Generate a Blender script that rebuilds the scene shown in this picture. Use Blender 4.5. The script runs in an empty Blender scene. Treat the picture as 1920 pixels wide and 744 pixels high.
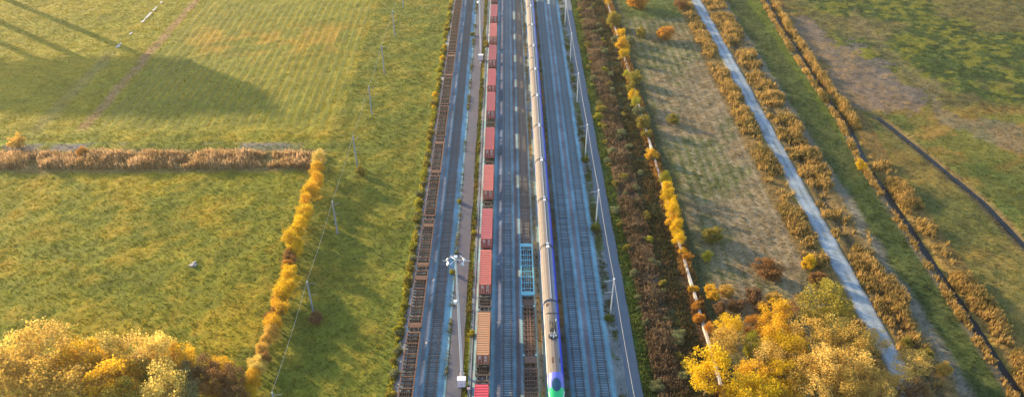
import bpy, math, random
import numpy as np
from mathutils import Matrix, Vector

random.seed(7); RNG = np.random.default_rng(7)
S = bpy.context.scene
COL = S.collection
R = math.radians

# ------------------------------------------------------------------ camera
FPX, PX0, PY0, CAMH, CAMX = 1493.3, 960.0, 540.0, 106.0, .53      # focal length / principal point in photo pixels
THETA, YAW = math.atan2(1190.0, 1493.3), R(-0.36)
cam = bpy.data.cameras.new('camera'); cam_o = bpy.data.objects.new('camera', cam); COL.objects.link(cam_o)
cam_o.location = (CAMX, 0, CAMH); cam_o.rotation_euler = (math.pi/2-THETA, 0, YAW)
cam.sensor_width = 36; cam.lens = FPX/1920*36; cam.shift_y = (PY0-372)/1920
cam.clip_start = 1; cam.clip_end = 9000
S.camera = cam_o

# ------------------------------------------------------------------ light
SUN_D = Vector((-.79, .61, 0)).normalized(); SUN_EL = R(12.5)
W = bpy.data.worlds.new('World'); S.world = W; W.use_nodes = True
wn = W.node_tree.nodes; bg = wn['Background']
sky = wn.new('ShaderNodeTexSky'); sky.sky_type = 'NISHITA'; sky.sun_disc = False
sky.sun_elevation = SUN_EL; sky.sun_rotation = math.atan2(SUN_D.x, SUN_D.y)
sky.air_density = 1.0; sky.dust_density = .5; sky.ozone_density = 1.5
W.node_tree.links.new(sky.outputs[0], bg.inputs[0]); bg.inputs[1].default_value = 0.15
sun = bpy.data.lights.new('sun', 'SUN'); sun.energy = 4.2; sun.angle = R(0.9); sun.color = (1.0, .76, .42)
sun_o = bpy.data.objects.new('sun', sun); COL.objects.link(sun_o)
sv = Vector((SUN_D.x*math.cos(SUN_EL), SUN_D.y*math.cos(SUN_EL), math.sin(SUN_EL)))
sun_o.rotation_euler = (-sv).to_track_quat('-Z', 'Y').to_euler(); sun_o.location = sv*900
S.view_settings.view_transform = 'Standard'; S.view_settings.look = 'None'
S.view_settings.exposure = 1.9; S.view_settings.gamma = 1

# ------------------------------------------------------------------ helpers
Rm = np.array(cam_o.rotation_euler.to_matrix())
def P(x, y, z=0.0):
    "photo pixel -> world point at height z"
    d = Rm @ np.array([(x-PX0)/FPX, -(y-PY0)/FPX, -1.0]); t = (z-CAMH)/d[2]
    return Vector((CAMX+d[0]*t, d[1]*t, z))
def topix(X, Y, Z):
    p = np.stack([X-CAMX, Y, Z-CAMH], -1) @ Rm
    return PX0+FPX*p[..., 0]/-p[..., 2], PY0-FPX*p[..., 1]/-p[..., 2]

def hsh(i, j, s):
    n = (i.astype(np.int64)*374761393 + j.astype(np.int64)*668265263 + s*974634541) & 0xffffffff
    n = ((n ^ (n >> 13))*1274126177) & 0xffffffff
    return ((n ^ (n >> 16)) & 0xffff)/65535.0
def vn(x, y, s=0):
    i = np.floor(x); j = np.floor(y); fx = x-i; fy = y-j
    fx = fx*fx*(3-2*fx); fy = fy*fy*(3-2*fy)
    a = hsh(i, j, s)*(1-fx)+hsh(i+1, j, s)*fx; b = hsh(i, j+1, s)*(1-fx)+hsh(i+1, j+1, s)*fx
    return a*(1-fy)+b*fy
def fbm(x, y, sc, s=0, o=4):
    r = 0; a = 1; t = 0
    for k in range(o):
        r = r+a*vn(x/sc*2**k+17.3*k, y/sc*2**k-9.1*k, s+k); t += a; a *= .55
    return r/t
def sm(e0, e1, x): 
    t = np.clip((x-e0)/(e1-e0), 0, 1); return t*t*(3-2*t)
def band(u, a, b, s=.6): return sm(a-s, a+s, u)*(1-sm(b-s, b+s, u))

class MB:
    def __init__(self): self.v = []; self.f = []; self.mi = []
    def add(self, vs, fs, m=0):
        o = len(self.v); self.v += [tuple(p) for p in vs]; self.f += [tuple(i+o for i in f) for f in fs]; self.mi += [m]*len(fs); return self
    def box(self, x0, x1, y0, y1, z0, z1, m=0):
        vs = [(x, y, z) for z in (z0, z1) for y in (y0, y1) for x in (x0, x1)]
        return self.add(vs, [(0,2,3,1),(4,5,7,6),(0,1,5,4),(2,6,7,3),(0,4,6,2),(1,3,7,5)], m)
    def tube(self, p, q, r0, r1=None, n=8, m=0, cap=True):
        p = Vector(p); q = Vector(q); r1 = r0 if r1 is None else r1
        d = (q-p).normalized(); a = d.orthogonal().normalized(); b = d.cross(a)
        vs = []
        for c, r in ((p, r0), (q, r1)):
            for k in range(n):
                t = 2*math.pi*k/n; vs.append(c+a*(r*math.cos(t))+b*(r*math.sin(t)))
        fs = [(k, (k+1) % n, n+(k+1) % n, n+k) for k in range(n)]
        if cap: fs += [tuple(range(n-1, -1, -1)), tuple(range(n, 2*n))]
        return self.add(vs, fs, m)
    def loft(self, secs, m=0, cap=True, closed=True):
        n = len(secs[0]); vs = [p for s in secs for p in s]; fs = []
        for i in range(len(secs)-1):
            for k in range(n if closed else n-1):
                k2 = (k+1) % n; fs.append((i*n+k, i*n+k2, (i+1)*n+k2, (i+1)*n+k))
        if cap: fs += [tuple(range(n-1, -1, -1)), tuple(range((len(secs)-1)*n, len(secs)*n))]
        return self.add(vs, fs, m)
    def mesh(self, name, mats, smooth=False):
        me = bpy.data.meshes.new(name); me.from_pydata(self.v, [], self.f)
        for m in (mats if isinstance(mats, (list, tuple)) else [mats]): me.materials.append(m)
        me.polygons.foreach_set('material_index', self.mi)
        if smooth: me.polygons.foreach_set('use_smooth', [True]*len(me.polygons))
        me.update(); return me
    def build(self, name, mats, parent=None, smooth=False):
        return link(name, self.mesh(name, mats, smooth), parent)
def link(name, data, parent=None):
    o = bpy.data.objects.new(name, data); COL.objects.link(o)
    if parent: o.parent = parent
    return o
def tag(o, label, cat, group=None, kind=None):
    if label: o['label'] = label
    if cat: o['category'] = cat
    if group: o['group'] = group
    if kind: o['kind'] = kind
    return o
def thing(name, loc, label, cat, group=None, rz=0):
    o = link(name, None); o.location = loc; o.rotation_euler.z = rz; o.empty_display_size = .5
    return tag(o, label, cat, group)
def struct(o): o['kind'] = 'structure'; return o
def copy_tree(o, kids, parent=None):
    c = o.copy(); COL.objects.link(c); c.parent = parent
    for ch in kids.get(o, []): copy_tree(ch, kids, c)
    return c
def kidmap():
    d = {}
    for o in COL.objects:
        if o.parent: d.setdefault(o.parent, []).append(o)
    return d
ONES = ['', 'first', 'second', 'third', 'fourth', 'fifth', 'sixth', 'seventh', 'eighth', 'ninth', 'tenth', 'eleventh', 'twelfth',
        'thirteenth', 'fourteenth', 'fifteenth', 'sixteenth', 'seventeenth', 'eighteenth', 'nineteenth']
TENS = [('', ''), ('', ''), ('twentieth', 'twenty'), ('thirtieth', 'thirty'), ('fortieth', 'forty'), ('fiftieth', 'fifty'),
        ('sixtieth', 'sixty'), ('seventieth', 'seventy'), ('eightieth', 'eighty'), ('ninetieth', 'ninety')]
def ordn(n):
    if n < 20: return ONES[n]
    t, o = divmod(n, 10)
    return TENS[t][0] if o == 0 else TENS[t][1]+'-'+ONES[o]
def nth(n, far='nearest'): return far if n == 1 else ordn(n)+' '+far

# ------------------------------------------------------------------ materials
def newmat(name):
    m = bpy.data.materials.new(name); m.use_nodes = True
    nt = m.node_tree; return m, nt, nt.nodes['Principled BSDF'], nt.nodes['Material Output']
def ramp_mix(nt, fac, a, b):
    mx = nt.nodes.new('ShaderNodeMix'); mx.data_type = 'RGBA'
    nt.links.new(fac, mx.inputs[0])
    for i, c in ((6, a), (7, b)):
        if isinstance(c, tuple): mx.inputs[i].default_value = (*c, 1)
        else: nt.links.new(c, mx.inputs[i])
    return mx.outputs[2]
def paint(name, c, rough=.6, var=.35, scale=1.2, metal=0, dirt=None, dirt_amt=.5, bump=0, rand=.12, spec=.4):
    m, nt, b, out = newmat(name); N = nt.nodes; L = nt.links
    tc = N.new('ShaderNodeTexCoord'); oi = N.new('ShaderNodeObjectInfo')
    no = N.new('ShaderNodeTexNoise'); no.noise_dimensions = '4D'; no.inputs['Scale'].default_value = scale; no.inputs['Detail'].default_value = 7; no.inputs['Roughness'].default_value = .65
    L.new(tc.outputs['Object'], no.inputs['Vector'])
    mu = N.new('ShaderNodeMath'); mu.operation = 'MULTIPLY'; mu.inputs[1].default_value = 40; L.new(oi.outputs['Random'], mu.inputs[0]); L.new(mu.outputs[0], no.inputs['W'])
    lo = tuple(x*(1-var) for x in c); hi = tuple(min(1, x*(1+var*.8)) for x in c)
    col = ramp_mix(nt, no.outputs[0], lo, hi)
    if dirt:
        n2 = N.new('ShaderNodeTexNoise'); n2.inputs['Scale'].default_value = scale*2.3; n2.inputs['Detail'].default_value = 8
        L.new(tc.outputs['Object'], n2.inputs['Vector'])
        mr = N.new('ShaderNodeMapRange'); mr.inputs[1].default_value = .5; mr.inputs[2].default_value = .68; mr.inputs[4].default_value = dirt_amt
        L.new(n2.outputs[0], mr.inputs[0]); col = ramp_mix(nt, mr.outputs[0], col, dirt)
    hs = N.new('ShaderNodeHueSaturation'); L.new(col, hs.inputs['Color'])
    mr2 = N.new('ShaderNodeMapRange'); mr2.inputs[3].default_value = 1-rand; mr2.inputs[4].default_value = 1+rand; L.new(oi.outputs['Random'], mr2.inputs[0]); L.new(mr2.outputs[0], hs.inputs['Value'])
    L.new(hs.outputs[0], b.inputs['Base Color'])
    b.inputs['Roughness'].default_value = rough; b.inputs['Metallic'].default_value = metal; b.inputs['Specular IOR Level'].default_value = spec
    if bump:
        bp = N.new('ShaderNodeBump'); bp.inputs['Strength'].default_value = bump; bp.inputs['Distance'].default_value = .05
        L.new(no.outputs[0], bp.inputs['Height']); L.new(bp.outputs[0], b.inputs['Normal'])
    return m
def attr_mat(name, scales=((.35, .35), (2.2, .35)), rough=.95, bump=.0, bdist=.15, bscale=2.0, transl=0.0):
    "base colour from the vertex colours, broken up by noise"
    m, nt, b, out = newmat(name); N = nt.nodes; L = nt.links
    at = N.new('ShaderNodeAttribute'); at.attribute_name = 'Col'; geo = N.new('ShaderNodeNewGeometry')
    col = at.outputs['Color']
    for sc, amt in scales:
        no = N.new('ShaderNodeTexNoise'); no.inputs['Scale'].default_value = sc; no.inputs['Detail'].default_value = 6; no.inputs['Roughness'].default_value = .7
        L.new(geo.outputs['Position'], no.inputs['Vector'])
        mr = N.new('ShaderNodeMapRange'); mr.inputs[1].default_value = .25; mr.inputs[2].default_value = .75; mr.inputs[3].default_value = 1-amt; mr.inputs[4].default_value = 1+amt
        L.new(no.outputs[0], mr.inputs[0])
        vm = N.new('ShaderNodeVectorMath'); vm.operation = 'SCALE'; L.new(col, vm.inputs[0]); L.new(mr.outputs[0], vm.inputs['Scale']); col = vm.outputs[0]
    L.new(col, b.inputs['Base Color']); b.inputs['Roughness'].default_value = rough; b.inputs['Specular IOR Level'].default_value = .15
    if bump:
        no = N.new('ShaderNodeTexNoise'); no.inputs['Scale'].default_value = bscale; no.inputs['Detail'].default_value = 8; no.inputs['Roughness'].default_value = .7
        L.new(geo.outputs['Position'], no.inputs['Vector'])
        bp = N.new('ShaderNodeBump'); bp.inputs['Strength'].default_value = bump; bp.inputs['Distance'].default_value = bdist
        L.new(no.outputs[0], bp.inputs['Height']); L.new(bp.outputs[0], b.inputs['Normal'])
    if transl:
        t = N.new('ShaderNodeBsdfTranslucent'); L.new(col, t.inputs[0]); mx = N.new('ShaderNodeMixShader'); mx.inputs[0].default_value = transl
        L.new(b.outputs[0], mx.inputs[1]); L.new(t.outputs[0], mx.inputs[2]); L.new(mx.outputs[0], out.inputs[0])
    return m
def leaf_mat(name, c1, c2, transl=.5):
    m, nt, b, out = newmat(name); N = nt.nodes; L = nt.links
    geo = N.new('ShaderNodeNewGeometry'); oi = N.new('ShaderNodeObjectInfo')
    no = N.new('ShaderNodeTexNoise'); no.inputs['Scale'].default_value = .55; no.inputs['Detail'].default_value = 3; L.new(geo.outputs['Position'], no.inputs['Vector'])
    ad = N.new('ShaderNodeMath'); ad.operation = 'MULTIPLY_ADD'; ad.inputs[1].default_value = .5; L.new(geo.outputs['Random Per Island'], ad.inputs[0])
    mr = N.new('ShaderNodeMapRange'); mr.inputs[1].default_value = .3; mr.inputs[2].default_value = .7; mr.inputs[3].default_value = 0; mr.inputs[4].default_value = .5
    L.new(no.outputs[0], mr.inputs[0]); L.new(mr.outputs[0], ad.inputs[2])
    col = ramp_mix(nt, ad.outputs[0], c1, c2)
    hs = N.new('ShaderNodeHueSaturation'); L.new(col, hs.inputs['Color'])
    m2 = N.new('ShaderNodeMapRange'); m2.inputs[3].default_value = .8; m2.inputs[4].default_value = 1.15; L.new(oi.outputs['Random'], m2.inputs[0]); L.new(m2.outputs[0], hs.inputs['Value'])
    L.new(hs.outputs[0], b.inputs['Base Color']); b.inputs['Roughness'].default_value = .7; b.inputs['Specular IOR Level'].default_value = .2
    t = N.new('ShaderNodeBsdfTranslucent'); L.new(hs.outputs[0], t.inputs[0]); mx = N.new('ShaderNodeMixShader'); mx.inputs[0].default_value = transl
    L.new(b.outputs[0], mx.inputs[1]); L.new(t.outputs[0], mx.inputs[2]); L.new(mx.outputs[0], out.inputs[0])
    return m

M = dict(
 ground=attr_mat('ground_mat', ((.12, .25), (.8, .42), (3., .4)), bump=.7, bdist=.25, bscale=1.6),
 ballast=attr_mat('ballast_mat', ((.5, .22), (5., .4)), bump=.8, bdist=.08, bscale=9.),
 grass=attr_mat('grass_mat', ((.5, .3),), transl=.35),
 reed=attr_mat('reed_mat', ((.4, .3),), transl=.5),
 asphalt=paint('asphalt_mat', (.085, .085, .105), .9, .22, .35, dirt=(.13, .12, .12), dirt_amt=.35, rand=0),
 asphalt_blue=paint('asphalt_blue_mat', (.085, .11, .14), .9, .2, .3, dirt=(.10, .11, .13), dirt_amt=.3, rand=0),
 rail=paint('rail_mat', (.075, .05, .04), .55, .35, .8, metal=.3),
 sleeper=paint('sleeper_mat', (.16, .215, .245), .9, .35, 1.5, rand=.3),
 sleeper_wood=paint('sleeper_wood_mat', (.13, .115, .105), .9, .4, 1.5, rand=.35),
 rust=paint('rust_mat', (.155, .066, .038), .85, .5, 1.5, dirt=(.07, .04, .03), rand=.25),
 rust_dark=paint('rust_dark_mat', (.06, .038, .03), .85, .5, 1.5, rand=.25),
 rust_plate=paint('rust_plate_mat', (.15, .07, .042), .85, .4, 1.2, dirt=(.1, .05, .035), rand=.2),
 brown=paint('wagon_brown_mat', (.085, .055, .047), .85, .45, 1.2, dirt=(.05, .035, .03), rand=.2),
 turq=paint('turquoise_mat', (.10, .36, .46), .6, .3, 1.0, dirt=(.25, .33, .33), dirt_amt=.7),
 turq_deep=paint('turquoise_deep_mat', (.03, .26, .48), .6, .3, 1.0),
 steel_dark=paint('dark_steel_mat', (.025, .025, .028), .6, .4, 2.),
 galv=paint('galvanised_mat', (.50, .53, .58), .45, .15, .6, metal=.35),
 pole_conc=paint('pole_mat', (.42, .42, .43), .8, .2, 1., rand=.1),
 pole_wood=paint('pole_wood_mat', (.17, .19, .24), .8, .25, 1., rand=.1),
 white=paint('white_mat', (.75, .75, .74), .5, .1, 1.),
 cabinet=paint('cabinet_mat', (.55, .60, .68), .5, .12, 1.),
 concrete=paint('concrete_mat', (.38, .34, .30), .85, .25, 1.5, dirt=(.3, .26, .22), rand=.15),
 wire=paint('wire_mat', (.20, .195, .18), .5, .1, 1.),
 roof_tan=paint('roof_tan_mat', (.145, .118, .108), .8, .22, .5, dirt=(.12, .095, .08), dirt_amt=.75, rand=.08),
 roof_dark=paint('roof_equip_mat', (.035, .033, .035), .6, .4, 1.5),
 train_white=paint('train_white_mat', (.72, .66, .64), .35, .06, 1.),
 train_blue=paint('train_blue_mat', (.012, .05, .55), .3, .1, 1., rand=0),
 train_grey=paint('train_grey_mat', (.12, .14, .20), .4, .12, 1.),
 hood=paint('hood_purple_mat', (.13, .14, .50), .3, .12, .5, rand=0),
 green=paint('nose_green_mat', (.03, .48, .16), .3, .1, .8, rand=0),
 glass=paint('glass_mat', (.015, .06, .10), .08, .2, 1., spec=.7),
 bark=paint('bark_mat', (.16, .115, .075), .9, .4, 2.),
 bark_gold=paint('bark_gold_mat', (.24, .16, .07), .9, .4, 2.),
 water=None, rock=paint('rock_mat', (.32, .28, .26), .9, .35, 2., bump=.4),
 puddle=paint('pale_gravel_mat', (.42, .42, .42), .9, .25, 1.),
 mark=paint('marking_mat', (.62, .58, .56), .7, .3, 3.),
)
mw, nt, b, _ = newmat('ditch_water_mat'); b.inputs['Base Color'].default_value = (.008, .010, .014, 1); b.inputs['Roughness'].default_value = .35; b.inputs['Specular IOR Level'].default_value = .12; M['water'] = mw
CONT = {}
for nm, c in dict(rose=(.44, .095, .085), coral=(.52, .125, .085), pink=(.60, .055, .075), orange=(.44, .20, .085), red=(.44, .085, .075)).items():
    CONT[nm] = (paint('container_'+nm+'_mat', c, .55, .18, .6, dirt=tuple(x*.65+.04 for x in c), dirt_amt=.55, rand=.1),
                paint('container_door_'+nm+'_mat', tuple(x*.62 for x in c), .6, .25, 1.2, dirt=(.10, .05, .05), dirt_amt=.5, rand=.1))
CONT['orange'] = (CONT['orange'][0], paint('container_door_umber_mat', (.22, .07, .05), .6, .25, 1.2))
LEAF = dict(
 gold=leaf_mat('leaf_gold', (.46, .26, .012), (.78, .48, .03)), yellow=leaf_mat('leaf_yellow', (.44, .28, .008), (.78, .52, .015)),
 pale=leaf_mat('leaf_pale', (.44, .32, .06), (.76, .57, .15)), peach=leaf_mat('leaf_peach', (.42, .27, .055), (.74, .50, .13)),
 tan=leaf_mat('leaf_tan', (.38, .23, .04), (.68, .44, .09)), brown=leaf_mat('leaf_brown', (.12, .065, .03), (.27, .15, .065)),
 orange=leaf_mat('leaf_orange', (.35, .15, .02), (.62, .30, .03)), olive=leaf_mat('leaf_olive', (.16, .13, .02), (.38, .30, .04)),
 green=leaf_mat('leaf_green', (.07, .10, .015), (.20, .23, .03)), sage=leaf_mat('leaf_sage', (.10, .115, .045), (.28, .285, .13)),
 lime=leaf_mat('leaf_lime', (.20, .20, .015), (.46, .40, .03)), umber=leaf_mat('leaf_umber', (.18, .085, .03), (.38, .19, .06)))

# ------------------------------------------------------------------ ground
TRK = dict(wagons=-18.06, left=-13.8, box=-4.26, mid=.4, turq=4.65, train=9.1, r1=13.7, r2=18.2)
DITCH_A = np.array([[60, 93.5], [102, 94.6], [127, 95.3], [149, 95.6], [175, 96.2], [184, 96.0], [208, 98.7], [241, 99.2], [282, 100.5], [314, 102.4], [420, 108]])
DITCH_B = np.array([[100, 122], [150, 119.2], [167, 118.4], [180.5, 115.8], [193.5, 113.4], [208.6, 110.3], [216, 108]])
def ditch_x(A, Y): return np.interp(Y, A[:, 0], A[:, 1])
def poly_px(pts):   # polygon given in photo pixels -> ground polygon
    return np.array([[*P(x, y)[:2]] for x, y in pts])
def in_poly(X, Y, pg):
    c = np.zeros(X.shape, bool); n = len(pg); j = n-1
    for i in range(n):
        xi, yi = pg[i]; xj, yj = pg[j]
        c ^= ((yi > Y) != (yj > Y)) & (X < (xj-xi)*(Y-yi)/(yj-yi+1e-9)+xi); j = i
    return c
Z4 = lambda pts: [(1200+x/2.657, y/2.657) for x, y in pts]
BARE = poly_px(Z4([(735, 80), (870, 105), (905, 195), (1000, 225), (1110, 240), (1280, 380), (1425, 520), (1400, 556), (1080, 548), (1000, 480), (930, 340), (845, 270)]))
LIL2 = poly_px([(1740, 180), (1800, 215), (1920, 235), (1920, 285), (1830, 262), (1760, 225)])
SOIL = poly_px([(1600, 15), (1650, 70), (1720, 130), (1790, 175), (1740, 175), (1655, 110), (1590, 40)])

def ground_color(X, Y):
    n1 = fbm(X, Y, 26, 1); n2 = fbm(X, Y, 7, 11); n3 = fbm(X, Y, 2.2, 21, 3); nx = fbm(X, Y, 60, 31, 3)
    w = (n2-.5)*3+(n3-.5)*1.5; U = X+w*.6; V = Y+w*.8
    C = np.zeros(X.shape+(3,))
    def put(mask, c):
        mk = np.clip(mask, 0, 1)[..., None]; C[:] = C*(1-mk)+np.array(c)*mk
    def spot(n, a, b): return sm(a, b, n)
    GR = (.150, .145, .009); YL = (.260, .192, .009); OR = (.29, .165, .014); DK = (.085, .105, .011)
    TN = (.21, .155, .085); LI = (.19, .16, .15); BR = (.105, .068, .035)
    put(np.ones(X.shape), GR)
    # ---- left meadows
    put(spot(n1*.6+n2*.4, .42, .62)*.85, YL)
    put(spot(n2*.45+n3*.55, .50, .72)*.5, OR)
    put(spot(1-n2*.5-n3*.5, .5, .68)*.4, DK)
    # far left field: lighter stripes
    f = (V > 203) & (U < -52)
    put(f*.5, (.225, .19, .016))
    rows = .5+.5*np.sin(2*math.pi*(X+.02*Y)/2.6)
    put(band(U, -117, -50, 2)*sm(203, 212, V)*(1-sm(306, 318, V))*rows*.85, (.085, .098, .010))
    put(band(U, -110, -52, 8)*band(V, 262, 287, 5)*spot(n2, .38, .6)*.75, OR)
    put(band(U, -122.2, -119.2, .8)*sm(203, 208, V)*(.55+.4*spot(n3, .35, .6)), (.27, .15, .065))
    put(band(U, -121.2, -120.2, .5)*sm(206, 212, V)*spot(n3, .35, .55)*.45, (.25, .16, .10))
    put(band(U, -135.5, -131.5, 1.2)*band(V, 204, 262, 4)*.35, (.18, .14, .08))
    put(band(V, 196.5, 199, .5)*(1-sm(-120, -104, U))*.8, (.19, .22, .03))
    put(band(V, 182, 194, .6)*(1-sm(-50, -47.5, U))*.7, (.17, .11, .055))
    put(band(V, 194, 198, .9)*(1-sm(-62, -48, U))*spot(n2, .35, .55)*.9, (.17, .145, .14))
    put(band(V, 194.5, 196.5, .8)*band(U, -100, -45, 2)*.5, DK)
    # verge between hedge and railway
    vz = band(U, -49, -20.3, .8)
    put(vz*.8, (.115, .12, .012)); put(vz*spot(n2*.5+n3*.5, .5, .66)*.75, (.20, .155, .016)); put(vz*spot(1-n2, .5, .7)*.5, DK)
    put(band(U, -23.5, -20.3, .5)*.6, (.14, .16, .02))
    # ---- right of the yard
    put(sm(24.5, 25.0, X), DK)
    put(band(U, 25, 28, .4), (.045, .080, .014))
    put(band(U, 27.7, 33.3, .5), (.085, .055, .038))
    put(band(U, 33.3, 38.8, .6), (.038, .046, .014)); put(band(U, 33.3, 38.8, .6)*spot(n2, .5, .65)*.6, (.075, .055, .025))  # dark tone paints in the shadow of the brush strip
    put(band(U, 38, 41.3, .5), (.12, .062, .025))
    put(band(U, 41.0, 44.5, .8), (.045, .055, .02))
    md = band(U, 44, 67, 1.0)
    put(md, (.13, .108, .04)); put(md*spot(n1, .36, .56)*.8, (.185, .132, .07)); put(md*spot(n2, .5, .65)*.6, (.17, .11, .045))
    put(md*spot(1-n1*.6-n2*.4, .44, .56)*.75, (.07, .085, .018))
    st = .5+.5*np.sin(2*math.pi*X/2.4+n2*2); put(md*st*spot(n3, .2, .5)*.6, (.27, .205, .13))
    put(md*sm(290, 296, V), (.075, .095, .02))
    put(band(U, 66, 72.2, .8), (.18, .11, .035))
    put(band(U, 76.0, 83.5, .8), (.17, .11, .04)); put(band(U, 78.6, 80.2, .5)*.7, (.05, .04, .025))
    put(band(U, 83.2, 86.3, .8), (.15, .13, .095))
    put(band(U, 85.8, 94, .9), (.042, .058, .013)); put(band(U, 85.8, 94, .9)*spot(n2, .5, .66)*.5, (.08, .085, .02))
    dA = X-ditch_x(DITCH_A, Y)
    put(band(dA, -2.8, -.6, .6), (.15, .115, .075))
    put(band(dA, .6, 7, .9), (.16, .10, .028))
    far = sm(6.5, 8.5, dA)
    put(far, (.15, .115, .03)); put(far*spot(n1, .42, .58)*.8, (.17, .105, .025)); put(far*spot(n3*.6+n2*.4, .48, .64)*.7, (.22, .15, .03)); put(far*spot(1-n1, .5, .65)*.7, (.065, .078, .018))
    dB = X-np.where(Y < 216, ditch_x(DITCH_B, Y), 1e6)
    put(band(dB, -2.5, 1.8, .7)*(1-sm(212, 216, Y))*.9, (.10, .07, .035))
    gB = sm(1.4, 2.5, dB)*(1-sm(212, 216, Y))
    put(gB, (.13, .12, .022)); put(gB*spot(n2, .45, .6)*.8, (.23, .13, .028)); put(gB*spot(1-n1, .45, .6)*.8, (.06, .085, .016))
    top = sm(216, 224, Y+w)*sm(118, 126, U+(Y-216)*.12)
    put(top, (.045, .066, .012)); put(top*spot(n2*.4+n3*.6, .46, .60)*.85, (.15, .135, .014)); put(top*spot(1-n3, .55, .7)*.6, (.025, .038, .010)); put(top*spot(n1, .5, .62)*.6, (.14, .10, .04))
    put(in_poly(U+5*(n3-.5), V+6*(n3-.5), SOIL)*1.0*.45, (.17, .125, .06))
    bare = in_poly(U+9*(n2-.5)+5*(n3-.5), V+14*(n2-.5)+8*(n3-.5), BARE); put(bare*(.5+.4*n3), (.125, .095, .09)); put(bare*spot(n2*.5+n3*.5, .44, .58)*.75, (.19, .115, .05))
    put(in_poly(U+4*(n2-.5), V+8*(n2-.5), LIL2)*.6, (.165, .125, .08))
    C *= (.80+.4*n3+.15*(nx-.5))[..., None]
    return np.clip(C, .003, 1)

def grid_mesh(name, xs, ys, zf, cf, mat):
    X, Y = np.meshgrid(xs, ys); Zv = zf(X, Y); C = cf(X, Y); ny, nx = X.shape
    me = bpy.data.meshes.new(name); me.vertices.add(nx*ny)
    me.vertices.foreach_set('co', np.stack([X, Y, Zv], -1).astype(np.float32).ravel())
    i = np.arange(nx*ny).reshape(ny, nx); q = np.stack([i[:-1, :-1], i[:-1, 1:], i[1:, 1:], i[1:, :-1]], -1).reshape(-1, 4)
    me.loops.add(q.size); me.loops.foreach_set('vertex_index', q.ravel().astype(np.int32))
    me.polygons.add(len(q)); me.polygons.foreach_set('loop_start', np.arange(0, q.size, 4, dtype=np.int32))
    me.polygons.foreach_set('use_smooth', np.ones(len(q), bool))
    me.update(calc_edges=True)
    a = me.color_attributes.new('Col', 'FLOAT_COLOR', 'POINT')
    a.data.foreach_set('color', np.concatenate([C, np.ones(C.shape[:2]+(1,))], -1).astype(np.float32).ravel())
    me.materials.append(mat); return link(name, me)
def ground_z(X, Y):
    z = (fbm(X, Y, 2.6, 41, 3)-.5)*.42+(fbm(X, Y, 14, 51, 2)-.5)*.5
    z = z*np.where(X < 0, sm(21, 25, -X), sm(25, 28, X))      # level under the railway
    z -= 1.1*np.exp(-((X-ditch_x(DITCH_A, Y))/1.1)**2)
    z -= .9*np.exp(-((X-ditch_x(DITCH_B, Y))/1.0)**2)*(1-sm(210, 216, Y))
    z -= .5*np.exp(-((X-79.4)/1.0)**2)
    rw = np.exp(-((X-74.3)/3.2)**4); z = z*(1-rw)
    r1 = band(X, -117, -50, 2)*sm(203, 212, Y)*(1-sm(306, 318, Y)); z += .13*r1*np.sin(2*math.pi*(X+.02*Y)/2.6)
    return z-.06
xs = np.concatenate([[-4000, -1500, -600, -330], np.arange(-270, 240.1, .85), [330, 600, 1500, 4000]])
ys = np.concatenate([[-3000, -800, -200, 0, 50], np.arange(84, 372.1, .85), [450, 700, 1500, 3500, 8000]])
g = struct(grid_mesh('ground', xs, ys, ground_z, ground_color, M['ground']))

# ballast beds
TX = np.array(list(TRK.values()))
def bal_z(X, Y):
    d = np.min(np.abs(X[..., None]-TX), -1)
    return .12+.20*(1-sm(1.35, 2.1, d))+(fbm(X, Y, .9, 61, 2)-.5)*.05
def bal_c(X, Y):
    n1 = fbm(X, Y, 8, 71, 3); n2 = fbm(X, Y*.35, 1.6, 81, 3); n3 = fbm(X, Y*.6, 3.2, 91, 3)
    C = np.zeros(X.shape+(3,)); C[:] = (.135, .265, .32)
    def put(mk, c): mk = np.clip(mk, 0, 1)[..., None]; C[:] = C*(1-mk)+np.array(c)*mk
    d = np.min(np.abs(X[..., None]-TX), -1)
    put((1-sm(.5, 1.2, d))*.75, (.075, .115, .14))
    for c, hw, col, a in ((-15.95, .45, (.20, .155, .155), .75), (2.5, .5, (.11, .08, .085), .9), (11.35, .7, (.075, .065, .045), .9), (15.95, .5, (.165, .125, .13), .85), (6.85, .6, (.115, .09, .06), .8), (-1.3, .9, (.10, .125, .165), .8)):
        put(band(X, c-hw, c+hw, .25)*a, col)
    put(band(X, -1.6, -.95, .12)*sm(.46, .50, n3), (.62, .46, .37))
    put(band(X, -15.8, -15.35, .12)*sm(.46, .51, n3), (.58, .44, .37))
    put(band(X, 6.4, 7.3, .25)*sm(.5, .6, n3), (.26, .17, .075)); put(band(X, 10.9, 11.8, .2)*sm(.56, .62, n3), (.17, .085, .03))
    put(band(X, -6.9, -5.9, .2)*(.35+.65*sm(.42, .56, n3)), (.25, .22, .19)); put(band(X, -6.9, -6.2, .2)*sm(.5, .6, 1-n3), (.06, .075, .02)); put(band(X, -20.6, -19.75, .15), (.33, .31, .31))
    put(band(X, 20.3, 22.6, .3), (.14, .15, .15)); put(band(X, 20.5, 22.3, .3)*sm(.40, .52, n3)*.9, (.055, .08, .02))
    put(np.abs(X-TRK['turq']) < 1.2, (.12, .105, .10))
    C *= (.68+.64*n2)[..., None]*(.7+.6*n1)[..., None]; return np.clip(C, .003, 1)
yb = np.arange(60, 430.1, .7)
struct(grid_mesh('ballast_bed', np.concatenate([[-20.9], np.arange(-20.6, -11.1, .3), [-11.0]]), yb, bal_z, bal_c, M['ballast']))
struct(grid_mesh('ballast_bed', np.concatenate([[-7.0], np.arange(-6.8, 22.4, .3), [22.5]]), yb, bal_z, bal_c, M['ballast']))
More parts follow.
